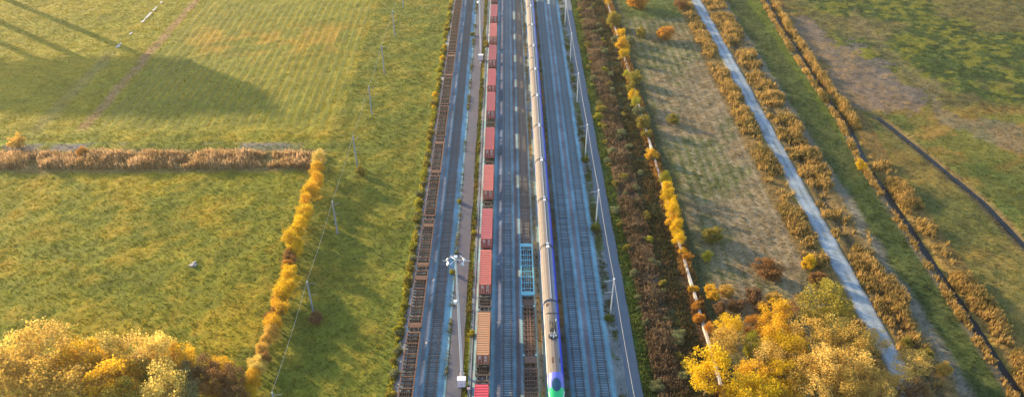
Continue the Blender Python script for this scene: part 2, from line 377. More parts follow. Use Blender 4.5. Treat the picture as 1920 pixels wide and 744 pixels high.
def slab(name, x0, x1, z, mat, y0=40, y1=460):
    mb = MB(); n = 90
    for s in range(n):
        pass
    ys_ = [y0+(y1-y0)*k/n for k in range(n+1)]
    secs = [[(x0+random.uniform(-.12, .12), y, -.3), (x1+random.uniform(-.12, .12), y, -.3), (x1+random.uniform(-.12, .12), y, z), (x0+random.uniform(-.12, .12), y, z)] for y in ys_]
    mb.loft(secs); return struct(mb.build(name, mat))
slab('access_road', -10.9, -8.1, .14, M['asphalt']); slab('service_road', 22.5, 25.2, .16, M['asphalt_blue'])
def grv_c(X, Y):
    n = fbm(X, Y*.4, 1.5, 101, 3); C = np.zeros(X.shape+(3,)); C[:] = (.225, .265, .30)
    d = np.abs(np.abs(X-74.3)-.85); mk = ((1-sm(.15, .5, d))*.5)[..., None]; C = C*(1-mk)+np.array((.30, .335, .36))*mk
    n4 = fbm(X, Y, 3.5, 141, 3); ed = (sm(1.1, 2.4, np.abs(X-74.3)+2.2*(n4-.5)))[..., None]*.85; C = C*(1-ed)+np.array((.13, .10, .05))*ed
    ce = ((1-sm(.1, .5, np.abs(X-74.3)))*sm(.45, .6, n4)*.5)[..., None]; C = C*(1-ce)+np.array((.14, .14, .08))*ce
    return C*(.72+.5*n)[..., None]
struct(grid_mesh('gravel_road', np.linspace(71.9, 76.7, 13), np.arange(60, 430, .8), lambda X, Y: .10-.02*np.abs(X-74.3)+(fbm(X, Y, 1., 111, 2)-.5)*.05-.35*(np.abs(X-74.3) > 2.3), grv_c, M['ballast']))
def strip(name, A, hw, z, y0, y1, mat):
    ys_ = np.arange(y0, y1+.1, 1.0); xc = ditch_x(A, ys_); mb = MB()
    vs = []; 
    for x, y in zip(xc, ys_):
        a = hw*(.8+.5*random.random()); vs += [(x-a, y, z), (x+a, y, z)]
    mb.add(vs, [(2*k, 2*k+1, 2*k+3, 2*k+2) for k in range(len(ys_)-1)]); return struct(mb.build(name, mat))
strip('ditch_water', DITCH_A, .75, -.62, 84, 330, M['water'])
strip('ditch_water', DITCH_B, .55, -.50, 90, 214, M['water'])
mb = MB(); vs = []
for k in range(30):
    y = 262+k*2; w_ = .5*random.random()+.15; vs += [(-133.4-w_, y, .2), (-133.4+w_, y, .2)]
mb.add(vs, [(2*k, 2*k+1, 2*k+3, 2*k+2) for k in range(29) if k in (2, 3, 8, 14, 15, 16, 17, 18, 20, 21, 24)]); struct(mb.build('path', M['puddle']))

# ------------------------------------------------------------------ tracks
SZ = .30
sl = MB().box(-1.28, 1.28, -.13, .13, 0, .1); 
for s in (-.75, .75): sl.box(s-.16, s+.16, -.10, .10, .1, .125)
sl_me = sl.mesh('sleeper', M['sleeper']); slw_me = MB().box(-1.28, 1.28, -.13, .13, 0, .11).mesh('sleeper', M['sleeper_wood'])
TL = dict(wagons='railway track under the long row of empty rusty flat wagons', left='empty railway track between rusty flat wagons and narrow access road',
 box='railway track carrying the red container train', mid='empty railway track just right of the red containers',
 turq='railway track carrying the turquoise flat wagon', train='railway track under the long passenger train',
 r1='empty railway track next to the passenger train on its right', r2='outermost empty railway track beside the right service road')
for k, x in TRK.items():
    t = thing('railway_track', (x, 85, SZ), TL[k], 'railway track', 'parallel railway tracks')
    for s in (-1, 1):
        xr = s*.7525
        prof = [(-.07, .11), (.07, .11), (.07, .13), (.015, .15), (.015, .23), (.037, .24), (.037, .28), (-.037, .28), (-.037, .24), (-.015, .23), (-.015, .15), (-.07, .13)]
        MB().loft([[(xr+a, yy, b) for a, b in prof] for yy in (-25, 345)]).build('rail', M['rail'], t)
    me = slw_me if k in ('left', 'turq') else sl_me
    y = 12.0; n = 0; rest = MB()
    while y < 260:
        if n < 130:
            o = link('sleeper', me, t); o.location = (random.uniform(-.03, .03), y, random.uniform(-.01, .01))
        else: rest.box(-1.28, 1.28, y-.13, y+.13, 0, .1)
        y += .62; n += 1
    o = rest.build('far_sleepers', M['sleeper_wood' if k in ('left', 'turq') else 'sleeper'], t); o['kind'] = 'stuff'
DECK = SZ+.28+.95     # deck height of the flat wagons

# ------------------------------------------------------------------ wagons
def bogie(parent, y, zt, mat):
    b_ = MB()
    for s in (-1, 1):
        b_.box(s*1.0-.07, s*1.0+.07, y-1.3, y+1.3, zt-.55, zt-.30)
        b_.box(s*1.0-.09, s*1.0+.09, y-.35, y+.35, zt-.30, zt-.12)
    b_.box(-1.0, 1.0, y-.2, y+.2, zt-.40, zt-.15)
    o = b_.build('bogie', mat, parent)
    for dy in (-.9, .9):
        w = MB().tube((-.9, y+dy, zt-.49), (.9, y+dy, zt-.49), .07, n=8)
        for s in (-1, 1): w.tube((s*.69, y+dy, zt-.49), (s*.82, y+dy, zt-.49), .46, n=16)
        w.build('wheelset', M['steel_dark'], o)
def buffers(parent, L, zt, mat):
    for sy in (-1, 1):
        for s in (-1, 1):
            y = sy*(L/2-.62); mb = MB().tube((s*.875, y, zt-.12), (s*.875, sy*(L/2-.06), zt-.12), .11, n=10).tube((s*.875, sy*(L/2-.06), zt-.12), (s*.875, sy*L/2, zt-.12), .23, n=14)
            mb.build('buffer', mat, parent)
        MB().tube((0, sy*(L/2-.7), zt-.15), (0, sy*(L/2+.12), zt-.15), .07, n=8).build('coupler', M['steel_dark'], parent)
def flat_wagon(name, L, style, side, cross, plate=None):
    "skeletal container flat: side sills, inner stringers, cross members, end plates, bogies, buffers"
    t = link(name, None); h = L/2-.65; zt = 0
    if style == 'spine':
        for s in (-.28, .28): MB().box(s-.09, s+.09, -h, h, -.45, -.02).build('centre_sill', side, t)
        for s in (-1, 1): MB().box(s*.92-.05, s*.92+.05, -h+2.2, h-2.2, -.35, -.05).build('side_sill', cross, t)
        ys = [-h+2.2+(2*h-4.4)*k/10 for k in range(11)]
        for y in ys: MB().box(-1.22 if 0 else -1.12, 1.12, y-.13, y+.13, -.3, -.035).build('cross_member', cross, t)
        for s in (-1, 1):
            MB().box(-1.1, 1.1, s*(h-.9)-.9, s*(h-.9)+.9, -.2, 0).build('end_plate', cross, t)
            for q in (-1.16, 1.16): MB().box(q-.16, q+.16, s*(h-2.0)-.16, s*(h-2.0)+.16, -.05, .14).build('container_lock', plate or side, t)
    else:
        for s in (-1, 1): MB().box(s*1.27-.07, s*1.27+.07, -h, h, -.42, .02).box(s*1.27-.12, s*1.27+.12, -h, h, .0, .035).build('side_sill', side, t)
        for s in (-.62, -.2, .2, .62): MB().box(s-.045, s+.045, -h+.1, h-.1, -.35, -.03).build('stringer', cross, t)
        nC = 10 if style == 'platform' else 19
        for k in range(nC):
            y = -h+.15+(2*h-.3)*k/(nC-1); w = .16 if k in (0, nC-1) else (.10 if k % 3 == 0 else .06)
            MB().box(-1.2, 1.2, y-w, y+w, -.30, -.005).build('cross_member', side if k % 3 == 0 else cross, t)
        if style == 'plated':
            for y0, y1 in ((-h+.4, -h+1.3), (h-3.2, h-1.9)):
                MB().box(-1.15, 1.15, y0, y1, -.06, .012).build('floor_plate', plate, t)
        if style == 'platform':
            for s in (-1, 1):
                MB().box(-1.33, 1.33, s*(h-.55)-.55, s*(h-.55)+.55, -.08, .015).build('end_plate', side, t)
                MB().box(-.5, .5, s*(h-2.1)-.7, s*(h-2.1)+.7, -.25, -.02).build('bogie_cover', M['steel_dark'], t)
        for s in (-1, 1):
            for yy in (-h*.66, -h*.33, h*.33, h*.66):
                MB().box(s*1.34-.09, s*1.34+.09, yy-.1, yy+.1, -.12, .10).build('container_lock', side, t)
    for s in (-1, 1):
        MB().box(-1.25, 1.25, s*h-.09, s*h+.09, -.45, -.01).build('head_stock', side, t); bogie(t, s*(h-2.1), -.35, M['steel_dark'])
    buffers(t, L, 0, M['steel_dark']); return t
def place(proto, first, loc):
    if first: o = proto
    else: o = copy_tree(proto, KM, None)
    o.location = loc; return o
w_rust = flat_wagon('flat_wagon', 19.8, 'ladder', M['rust'], M['rust_dark'])
w_plate = flat_wagon('flat_wagon', 19.8, 'plated', M['rust'], M['rust_dark'], M['rust_plate'])
w_box = flat_wagon('container_wagon', 19.7, 'ladder', M['brown'], M['rust_dark'])
w_turq = flat_wagon('flat_wagon', 19.6, 'platform', M['turq'], M['turq'])
w_spine = flat_wagon('flat_wagon', 19.8, 'spine', M['rust'], M['brown'], M['turq'])
w_brown = flat_wagon('flat_wagon', 19.8, 'ladder', M['brown'], M['brown'])
KM = kidmap()
used = set()
for i in range(12):
    pr = w_plate if i in (1, 2, 4, 7) else w_rust
    o = place(pr, pr not in used, (TRK['wagons'], 108.2+20*(i-0), DECK)); used.add(pr)
    tag(o, 'empty rusty flat wagon of the leftmost row, '+ordn(i+1)+' from the bottom edge', 'flat wagon', 'rusty flat wagons on the leftmost track')
w0 = place(w_rust, False, (TRK['wagons'], 88.2, DECK)); COL.objects.unlink(w0) if 0 else None
tag(w0, 'empty rusty flat wagon of the leftmost row, cut off by the bottom edge', 'flat wagon', 'rusty flat wagons on the leftmost track')
tag(place(w_turq, True, (TRK['turq'], 138.1, DECK)), 'turquoise blue skeletal flat wagon beside the passenger train', 'flat wagon')
tag(place(w_spine, True, (TRK['turq'], 117.9, DECK)), 'narrow brown spine wagon right in front of the turquoise one', 'flat wagon')
tag(place(w_brown, True, (TRK['turq'], 97.9, DECK)), 'brown ladder frame wagon next to the green train nose', 'flat wagon')
used = False
for i in range(12):
    o = place(w_box, not used, (TRK['box'], 94.8+19.74*i, DECK)); used = True
    tag(o, 'brown skeletal wagon carrying the '+nth(i+1)+' container of the red container train', 'container wagon', 'wagons of the container train')

# ------------------------------------------------------------------ containers
def container(cname):
    body, door = CONT[cname]; t = link('shipping_container', None); L, Wd, H = 12.19, 2.44, 2.59; h = L/2
    mb = MB()                                                           # corrugated long sides and far end
    n = 44; sec = []
    for s in (-1, 1):
        pts = []
        for k in range(n):
            y0 = -h+.2+(L-.4)*k/n; st = (L-.4)/n
            for f, dx in ((0, 0), (.25, 0), (.4, -.036), (.85, -.036)): pts.append((s*(Wd/2-.012+dx), y0+f*st))
        pts.append((s*(Wd/2-.012), h-.2))
        vs = [(x, y, z) for z in (.15, H-.1) for x, y in pts]; m_ = len(pts)
        mb.add(vs, [(k, k+1, m_+k+1, m_+k) if s > 0 else (k+1, k, m_+k, m_+k+1) for k in range(m_-1)])
    mb.box(-Wd/2+.06, Wd/2-.06, h-.07, h-.03, .15, H-.1)
    mb.build('side_wall', body, t)
    mb = MB(); n = 18; ys = []                                          # roof with raised ribs
    for k in range(n):
        y0 = -h+.3+(L-.6)*k/n; st = (L-.6)/n
        ys += [(y0, H-.07), (y0+.55*st, H-.07), (y0+.62*st, H-.002), (y0+.92*st, H-.002)]
    ys = [(-h+.1, H-.03)]+ys+[(h-.1, H-.03)]
    mb.loft([[(-Wd/2+.05, y, z), (Wd/2-.05, y, z)] for y, z in ys], cap=False, closed=False); mb.build('roof', body, t)
    mb = MB()
    for s in (-1, 1):
        mb.box(s*(Wd/2-.05)-.05, s*(Wd/2-.05)+.05, -h+.16, h-.16, H-.1, H-.01).box(s*(Wd/2-.05)-.05, s*(Wd/2-.05)+.05, -h+.16, h-.16, .02, .17)
        for e in (-1, 1): mb.box(s*(Wd/2-.07)-.068, s*(Wd/2-.07)+.068, e*(h-.09)-.07, e*(h-.09)+.07, .1, H-.1)
    for e in (-1, 1): mb.box(-Wd/2+.14, Wd/2-.14, e*(h-.08)-.06, e*(h-.08)+.06, H-.12, H-.012).box(-Wd/2+.14, Wd/2-.14, e*(h-.08)-.06, e*(h-.08)+.06, .02, .15)
    mb.build('frame', body, t)
    for sx in (-1, 1):
        for sy in (-1, 1):
            for z in (0, H-.118): MB().box(sx*(Wd/2-.08)-.082, sx*(Wd/2-.08)+.082, sy*(h-.09)-.09, sy*(h-.09)+.09, z, z+.118).build('corner_casting', door, t)
    for s in (-1, 1):
        d = MB().box(min(s*.015, s*1.08), max(s*.015, s*1.08), -h+.02, -h+.07, .17, H-.13).build('door', door, t)
        for q in (.30, .78): MB().tube((s*q, -h-.01, .14), (s*q, -h-.01, H-.1), .026, n=6).build('lock_rod', M['mark'], d)
        mk = MB()
        for k in range(4):
            z = H-.45-.22*k; a = s*.55; w = random.uniform(.1, .19); mk.box(a-w, a+w, -h+.012, -h+.021, z, z+.11)
        if s > 0: mk.box(.42, .68, -h+.012, -h+.021, .9, 1.15)
        mk.build('marking', M['mark'], d)
    return t
cols = ['pink', 'orange', 'coral', 'rose', 'coral', 'red', 'rose', 'red', 'rose', 'coral', 'rose', 'rose']
near = [None, 664.4, 532.7, 447, 356.4, 280, 207.4, 160, 112, 68.6, 31, None]
protos = {c: container(c) for c in set(cols)}; KM = kidmap(); used = set()
desc = {0: 'bright pinkish red container cut off by the bottom edge of the picture', 1: 'orange shipping container beside the tall light mast, the only orange one'}
for i, c in enumerate(cols):
    if near[i] is None: yc = 94.3 if i == 0 else 312.5
    else: yc = P(905, near[i], DECK+2.62).y+6.1
    pr = protos[c]; o = place(pr, pr not in used, (TRK['box'], yc, DECK+.04)); used.add(pr)
    tag(o, desc.get(i, 'dull red shipping container, '+ordn(i+1)+' of the container train from the bottom edge'), 'container', 'containers on the container train')

# ------------------------------------------------------------------ passenger train
TZ = SZ+.28
def tsec(y, sc=1.0, w=1.43, zt=4.12, z0=.45, zroof=2.95):
    pts = [(-w*.93, z0), (-w, z0+.5), (-w, zroof)]
    for k in range(1, 8):
        a = math.pi*(1-k/8.); pts.append((w*math.cos(a), zroof+(zt-zroof)*math.sin(a)))
    pts += [(w, zroof), (w, z0+.5), (w*.93, z0)]
    return [(x*sc, y, z) for x, z in pts]
def coach(L, front=False):
    t = link('train_coach', None); h = L/2-.35
    secs = [tsec(-h), tsec(h)]; n = len(secs[0])
    mb = MB(); vs = secs[0]+secs[1]; fs = {0: [], 1: []}
    side = MB(); roof = MB()
    left = [p for p in range(0, 3)]; right = [p for p in range(n-3, n)]; rf = list(range(2, n-2))
    for s_, ids, nm in ((-1, left, 'side_wall'), (1, right, 'side_wall')):
        MB().loft([[secs[k][i] for i in ids] for k in (0, 1)], cap=False, closed=False).build(nm, M['train_white'], t)
    r = MB().loft([[secs[k][i] for i in rf[:-3]] for k in (0, 1)], cap=False, closed=False).build('roof', M['roof_tan'], t)
    MB().loft([[secs[k][i] for i in rf[-4:-2]] for k in (0, 1)], cap=False, closed=False).build('roof_shade', M['train_grey'], t)  # roof's shaded right part painted in grey-blue, running into the blue edge paint
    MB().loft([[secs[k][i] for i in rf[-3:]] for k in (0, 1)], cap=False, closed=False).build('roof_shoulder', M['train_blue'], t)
    MB().loft([[secs[k][i] for i in range(n)] for k in (0, 1)], cap=False).add(secs[0], [tuple(range(n))]).add(secs[1], [tuple(range(n-1, -1, -1))]) if 0 else None
    e = MB()
    for sct, rev in ((secs[0], 0), (secs[1], 1)): e.add(sct, [tuple(range(n-1, -1, -1)) if rev else tuple(range(n))])
    e.build('end_wall', M['train_grey'], t)
    MB().box(-1.25, 1.25, -h+.02, h-.02, .35, .5).build('underframe', M['steel_dark'], t)
    # blue band along the right cantrail, pale one along the left, raised centre strip
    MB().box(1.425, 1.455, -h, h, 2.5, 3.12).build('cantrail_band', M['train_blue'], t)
    MB().box(-1.455, -1.425, -h, h, 2.75, 3.0).build('cantrail_band', M['train_white'], t)
    MB().box(.06, .16, -h+.3, h-.3, 4.07, 4.135).build('roof_strip', M['galv'], r)
    for s in (-1, 1):
        k = 0; y = -h+1.6
        while y < h-2.4:
            MB().box(s*1.432-.012, s*1.432+.012, y, y+1.5, 1.75, 2.65).build('window', M['glass'], t); y += 1.85
        for y in (-h+.35, h-1.35): MB().box(s*1.434-.012, s*1.434+.012, y, y+1.0, .6, 2.75).build('door', M['train_blue'], t)
    for y in (-h+.6, h*.05):
        MB().box(-1.05, .95, y-.02, y+.02, 3.6, 4.0).build('roof_seam', M['train_grey'], r) if 0 else None
    for yy in np.linspace(-h+2.2, h-2.2, 5):
        a = [tsec(yy-.05)[i] for i in rf[:-2]]; bq = [tsec(yy+.05)[i] for i in rf[:-2]]
        MB().loft([[(x*1.004, y, z+.012) for x, y, z in q] for q in (a, bq)], cap=False, closed=False).build('roof_seam', M['roof_tan'], r)
    for s in (-1, 1): bogie(t, s*(h-1.6), .62, M['steel_dark'])
    return t
def gangway(L, t):
    y = L/2
    a = [(x*.93, y-.36, z*.985) for x, _, z in tsec(0)]; bq = [(x*.93, y+.36, z*.985) for x, _, z in tsec(0)]
    MB().loft([a, bq], cap=False).build('gangway', M['steel_dark'], t)
    # raised dark rim and little air unit across the joint
    for dy in (-.42, .42): 
        rim = [(x*1.02, y+dy, z*1.012) for x, _, z in tsec(0)[2:-2]]; rim2 = [(x*1.02, y+dy+.12, z*1.012) for x, _, z in tsec(0)[2:-2]]
        MB().loft([rim, rim2], cap=False, closed=False).build('roof_rim', M['steel_dark'], t)
    MB().box(-.2, .45, y-1.0, y-.3, 4.02, 4.33).build('roof_unit', M['train_white'], t)
    MB().box(-.15, .40, y+.3, y+.8, 4.02, 4.28).build('roof_unit', M['galv'], t)
PITCH = 18.9
proto = coach(PITCH); gangway(PITCH, proto); KM = kidmap()
for i in range(10):
    o = place(proto, i == 0, (TRK['train'], 142.2-PITCH/2+.0+PITCH*i, TZ))
    tag(o, 'tan roofed passenger coach with a blue right edge, '+ordn(i+1)+' behind the power car', 'train coach', 'coaches of the passenger train')
# power car: full section from y1 back, nose lofted towards the camera
pc = thing('power_car', (TRK['train'], 123.3, TZ), 'leading power car with pantograph, purple hood and green nose', 'locomotive')
yb_, ya_ = -.35, -20.3
sc0 = [tsec(ya_), tsec(yb_)]; n = len(sc0[0]); rf = list(range(2, n-2))
MB().loft([[s[i] for i in range(0, 3)] for s in sc0], cap=False, closed=False).build('side_wall', M['train_white'], pc)
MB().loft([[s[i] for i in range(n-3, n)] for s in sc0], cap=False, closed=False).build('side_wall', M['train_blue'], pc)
roof = MB().loft([[s[i] for i in rf[:-3]] for s in sc0], cap=False, closed=False).build('roof', M['roof_tan'], pc)
MB().loft([[s[i] for i in rf[-4:-2]] for s in sc0], cap=False, closed=False).build('roof_shade', M['train_grey'], pc)  # grey-blue strip paints in the shaded side, as on the coaches
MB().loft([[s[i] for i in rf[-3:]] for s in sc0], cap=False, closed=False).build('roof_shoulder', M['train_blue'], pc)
MB().add(sc0[1], [tuple(range(n-1, -1, -1))]).build('end_wall', M['train_grey'], pc)
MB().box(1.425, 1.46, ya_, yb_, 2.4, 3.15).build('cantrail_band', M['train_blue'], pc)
MB().box(-1.46, -1.425, ya_, yb_, 2.75, 3.0).build('cantrail_band', M['train_white'], pc)
MB().box(-1.25, 1.25, -26.5, -.4, .35, .52).build('underframe', M['steel_dark'], pc)
NS = [(-20.3, 1.43, 4.12, 2.95), (-21.3, 1.43, 4.02, 2.9), (-22.3, 1.42, 3.76, 2.75), (-23.3, 1.40, 3.38, 2.5), (-24.3, 1.36, 2.92, 2.2), (-25.4, 1.27, 2.35, 1.85), (-26.4, 1.08, 1.85, 1.45), (-27.2, .72, 1.4, 1.1)]
ns = [tsec(y, 1, w, zt, .45, zr) for y, w, zt, zr in NS]
def nose_part(name, a, b_, ids, mat, off=0.0, smooth=True):
    q = [[(x*(1+off), y, z+off*1.5) for x, y, z in (s[i] for i in ids)] for s in ns[a:b_+1]]
    return MB().loft(q, cap=False, closed=False).build(name, mat, pc, smooth)
nose_part('hood', 0, 3, rf, M['hood']); nose_part('nose_cone', 3, 7, rf, M['green'])
for ids in (list(range(0, 3)), list(range(n-3, n))):
    nose_part('nose_side', 0, 1, ids, M['train_white'] if ids[0] == 0 else M['train_blue']); nose_part('nose_side', 1, 7, ids, M['green'])
MB().add(ns[-1], [tuple(range(n))]).build('nose_tip', M['green'], pc)
# windscreen: oval dark glass lying on the hood slope
def hood_z(y): return np.interp(y, [a[0] for a in NS][::-1], [a[2] for a in NS][::-1])
wv = []; wf = []; NR, NA = 5, 20
for r_ in range(NR+1):
    for k in range(NA):
        a = 2*math.pi*k/NA; x = .84*r_/NR*math.cos(a); y = -22.9+1.25*r_/NR*math.sin(a); i0 = np.interp(y, [q[0] for q in NS][::-1], [q[1] for q in NS][::-1])
        zr = np.interp(y, [q[0] for q in NS][::-1], [q[3] for q in NS][::-1]); zt = hood_z(y)
        c = min(1, abs(x)/i0); wv.append((x, y, zr+(zt-zr)*max(0, 1-c*c)**.5+.05))
for r_ in range(NR):
    for k in range(NA): k2 = (k+1) % NA; wf.append((r_*NA+k, (r_+1)*NA+k, (r_+1)*NA+k2, r_*NA+k2))
MB().add(wv, wf).build('windscreen', M['glass'], pc, True)
for s in (-1, 1):
    MB().tube((s*1.36, -23.8, 2.62), (s*.95, -26.3, 1.72), .10, .08, n=8).build('white_stripe', M['train_white'], pc)
    MB().tube((s*.75, -26.55, 1.62), (s*.75, -26.85, 1.5), .16, n=12).build('headlight', M['white'], pc)
    for y in (-19.5, -6.0): MB().box(s*1.436-.012, s*1.436+.012, y, y+.9, .6, 2.7).build('door', M['train_grey'], pc)
MB().box(-.4, .4, -26.72, -26.62, 1.66, 1.86).build('badge', M['white'], pc)
for s in (-1, 1):
    for yy in (-3.2, -19.0): bogie(pc, yy, .62, M['steel_dark']) if s > 0 else None
MB().box(-.62, -.22, -17.9, -16.5, 3.92, 4.10).build('roof_vent', M['rust_plate'], roof); MB().box(.62, 1.0, -17.7, -16.6, 3.7, 3.95).build('roof_vent', M['steel_dark'], roof)
MB().box(-1.0, -.45, -1.6, -.9, 3.8, 4.05).build('roof_vent', M['rust_plate'], roof)
# pantograph well and equipment
well = MB().box(-.5, .55, -11.5, -9.9, 4.0, 4.13).box(-.35, .4, -9.5, -7.0, 4.0, 4.13).build('roof_tray', M['roof_dark'], pc)
pg = MB()
for y in (-9.4, -7.2):
    for s in (-.55, .55): pg.tube((s, y, 4.1), (s, y, 4.42), .10, n=8)
pg.box(-.65, .65, -9.5, -9.32, 4.42, 4.52).box(-.65, .65, -7.3, -7.12, 4.42, 4.52).box(-.62, -.5, -9.4, -7.2, 4.42, 4.5).box(.5, .62, -9.4, -7.2, 4.42, 4.5)
pg.tube((-.55, -7.3, 4.5), (-.15, -9.4, 5.0), .09).tube((.55, -7.3, 4.5), (.15, -9.4, 5.0), .09).tube((-.15, -9.4, 5.0), (-.35, -5.4, 5.2), .08).tube((.15, -9.4, 5.0), (.35, -5.4, 5.2), .08)
pg.build('pantograph_frame', M['steel_dark'], pc)
MB().box(-.8, .8, -5.55, -5.27, 5.2, 5.3).tube((-.8, -5.41, 5.25), (-1.2, -5.41, 5.08), .08).tube((.8, -5.41, 5.25), (1.2, -5.41, 5.08), .08).build('contact_strip', M['steel_dark'], pc)
for x, y, r_ in ((-.5, -11.0, .14), (.0, -11.2, .14), (.5, -10.9, .14), (-.3, -10.3, .11), (.35, -10.2, .11), (-.7, -6.2, .12), (.7, -6.3, .12)):
    q = MB()
    for k in range(4): q.tube((x, y, 4.1+.12*k), (x, y, 4.19+.12*k), r_, r_*.7, n=10)
    q.build('insulator', M['galv'], pc)
MB().box(-.95, -.3, -11.4, -10.6, 4.11, 4.35).box(.15, .9, -11.3, -10.5, 4.11, 4.3).build('roof_box', M['roof_dark'], pc)
MB().tube((-.6, -10.9, 4.5), (.6, -11.0, 4.5), .04).tube((0, -11, 4.5), (.3, -9.4, 4.5), .04).build('busbar', M['galv'], pc)

# ------------------------------------------------------------------ masts, poles, wires
def mast(loc):
    t = link('light_mast', None); Hm = 27.4
    MB().tube((0, 0, 0), (0, 0, Hm), .27, .14, n=12).build('pole', M['galv'], t, False)
    MB().box(-.45, .45, -.45, .45, 0, .35).build('footing', M['concrete'], t)
    rg = MB(); rr = 1.35
    for k in range(28):
        a0, a1 = 2*math.pi*k/28, 2*math.pi*(k+1)/28
        if 5 <= k <= 8 or 19 <= k <= 23: continue
        rg.tube((rr*math.cos(a0), rr*math.sin(a0), Hm-.7), (rr*math.cos(a1), rr*math.sin(a1), Hm-.7), .05, n=6)
    for a in (0, 2.2, 4.0): rg.tube((0, 0, Hm-.5), (rr*math.cos(a), rr*math.sin(a), Hm-.7), .06, n=6)
    rg.build('ring', M['galv'], t)
    for a in (.2, 1.0, 2.1, 2.9, 3.7, 5.6):
        c, s = math.cos(a), math.sin(a); x, y = 1.5*c, 1.5*s
        MB().loft([[(x-.2*s-.1*c, y+.2*c-.1*s, Hm-.75), (x+.2*s-.1*c, y-.2*c-.1*s, Hm-.75), (x+.2*s-.1*c, y-.2*c-.1*s, Hm-.4), (x-.2*s-.1*c, y+.2*c-.1*s, Hm-.4)],
                   [(x-.22*s+.2*c, y+.22*c+.2*s, Hm-1.0), (x+.22*s+.2*c, y-.22*c+.2*s, Hm-1.0), (x+.22*s+.2*c, y-.22*c+.2*s, Hm-.75), (x-.22*s+.2*c, y+.22*c+.2*s, Hm-.75)]]).build('floodlight', M['galv'], t)
    MB().box(-.3, .3, -.3, .3, Hm-.1, Hm+.25).build('head_cap', M['galv'], t)
    MB().tube((-2.2, 0, Hm-.7), (-1.5, 0, Hm-.7), .03).tube((1.5, 0, Hm-.7), (2.4, 0, Hm-.7), .03).build('spike', M['white'], t)
    MB().box(-.75, -.25, -.3, .3, 17.6, 18.1).box(-.35, -.1, -.05, .05, 17.7, 17.8).build('camera_box', M['white'], t)
    return t
m1 = mast(None); m1.location = P(866.3, 703, .1); KM = kidmap()
tag(m1, 'tall pale light mast with ring of floodlights, nearest to the bottom edge', 'light mast', 'yard light masts')
m2 = copy_tree(m1, KM); m2.location = P(901.5, 104, .1); m2.rotation_euler.z = .5
m2['label'] = 'distant tall pale light mast near the top edge'
def cabinet(loc, label):
    t = thing('equipment_cabinet', loc, label, 'cabinet', 'cabinets at the light masts')
    MB().box(-.72, .72, -.5, .5, 0, 1.75).build('housing', M['cabinet'], t); MB().box(-.8, .8, -.58, .58, 1.75, 1.87).build('lid', M['white'], t)
    for s in (-1, 1):
        d = MB().box(min(s*.02, s*.66), max(s*.02, s*.66), -.525, -.5, .12, 1.65).build('door', M['cabinet'], t)
        MB().box(s*.1-.02, s*.1+.02, -.56, -.525, .8, 1.0).build('handle', M['steel_dark'], d)
    return t
cabinet(P(866, 722, .1), 'pale blue cabinet at the foot of the nearest light mast'); cabinet(P(901.8, 113, .1), 'small pale blue cabinet by the distant light mast')
def post(loc, label):
    t = thing('marker_post', loc, label, 'post', 'short posts by the access road')
    MB().tube((0, 0, 0), (0, 0, 1.5), .07, n=8).build('shaft', M['galv'], t); MB().box(-.3, .3, -.04, .0, 1.1, 1.6).build('plate', M['white'], t)
post(P(879, 737, .1), 'short pale post below the nearest light mast'); post(P(901, 125, .1), 'short white post beside the distant cabinet')
mb = MB(); mb.box(-.12, .12, 0, 330, 0, .12)
o = mb.build('cable_duct', M['pole_wood']); o.location = (-6.55, 90, .12); tag(o, 'narrow concrete cable duct between access road and container train', 'cable duct')

def pole(kind):
    t = link('power_pole', None)
    if kind == 'left':
        MB().tube((0, 0, -.3), (0, 0, 8.8), .19, .13, n=10).build('shaft', M['pole_wood'], t)
        MB().box(-.1, 1.5, -.03, .03, 8.37, 8.43).build('crossarm', M['pole_wood'], t); MB().box(-.1, 1.3, -.025, .025, 5.62, 5.67).build('crossarm', M['pole_wood'], t)
        MB().tube((0, 0, 8.8), (0, 0, 9.05), .08, n=8).build('insulator', M['white'], t)
    else:
        MB().tube((0, 0, -.1), (0, 0, 9.2), .17, .12, n=10).build('shaft', M['pole_conc'], t)
        MB().tube((0, 0, 9.0), (-1.9, -.1, 8.7), .035).build('arm', M['galv'], t); MB().tube((0, 0, 6.0), (-1.6, 0, 5.9), .03).build('arm', M['galv'], t)
        MB().box(-.18, .18, -.12, .12, 9.2, 9.38).build('cap', M['white'], t)
    return t
def wire(p, q, sag, label, r_=.04):
    mb = MB(); p = Vector(p); q = Vector(q); n = 10; pts = [p.lerp(q, k/n)-Vector((0, 0, sag*4*(k/n)*(1-k/n))) for k in range(n+1)]
    for a, b_ in zip(pts, pts[1:]): mb.tube(a-p, b_-p, r_, n=5, cap=False)
    o = mb.build('overhead_wire', M['wire']); o.location = p; tag(o, label, 'wire', 'overhead wires'); return o
YL_ = [94, 124.2, 153.5, 184.7, 214.7, 244.8, 276, 306]; YR_ = [91.5, 124.2, 157.5, 190, 222.5, 254, 285, 317]
for kind, xs_, ylist, where in (('left', -39.2, YL_, 'in the left meadow'), ('right', 21.5, YR_, 'along the right service road')):
    pr = pole(kind); KM = kidmap()
    for i, y in enumerate(ylist):
        o = place(pr, i == 0, (xs_, y, 0))
        tag(o, ('slim blue grey power pole ' if kind == 'left' else 'slim pale pole with side arm ')+where+', '+ordn(i+1)+' from the bottom', 'power pole', 'power poles '+where)
        if i: 
            zt = 9.0 if kind == 'left' else 9.3
            wire((xs_, ylist[i-1], zt), (xs_, y, zt), .45, 'overhead wire '+where+' in the '+ordn(i)+' pole span from the bottom edge', .035 if kind == 'left' else .05)

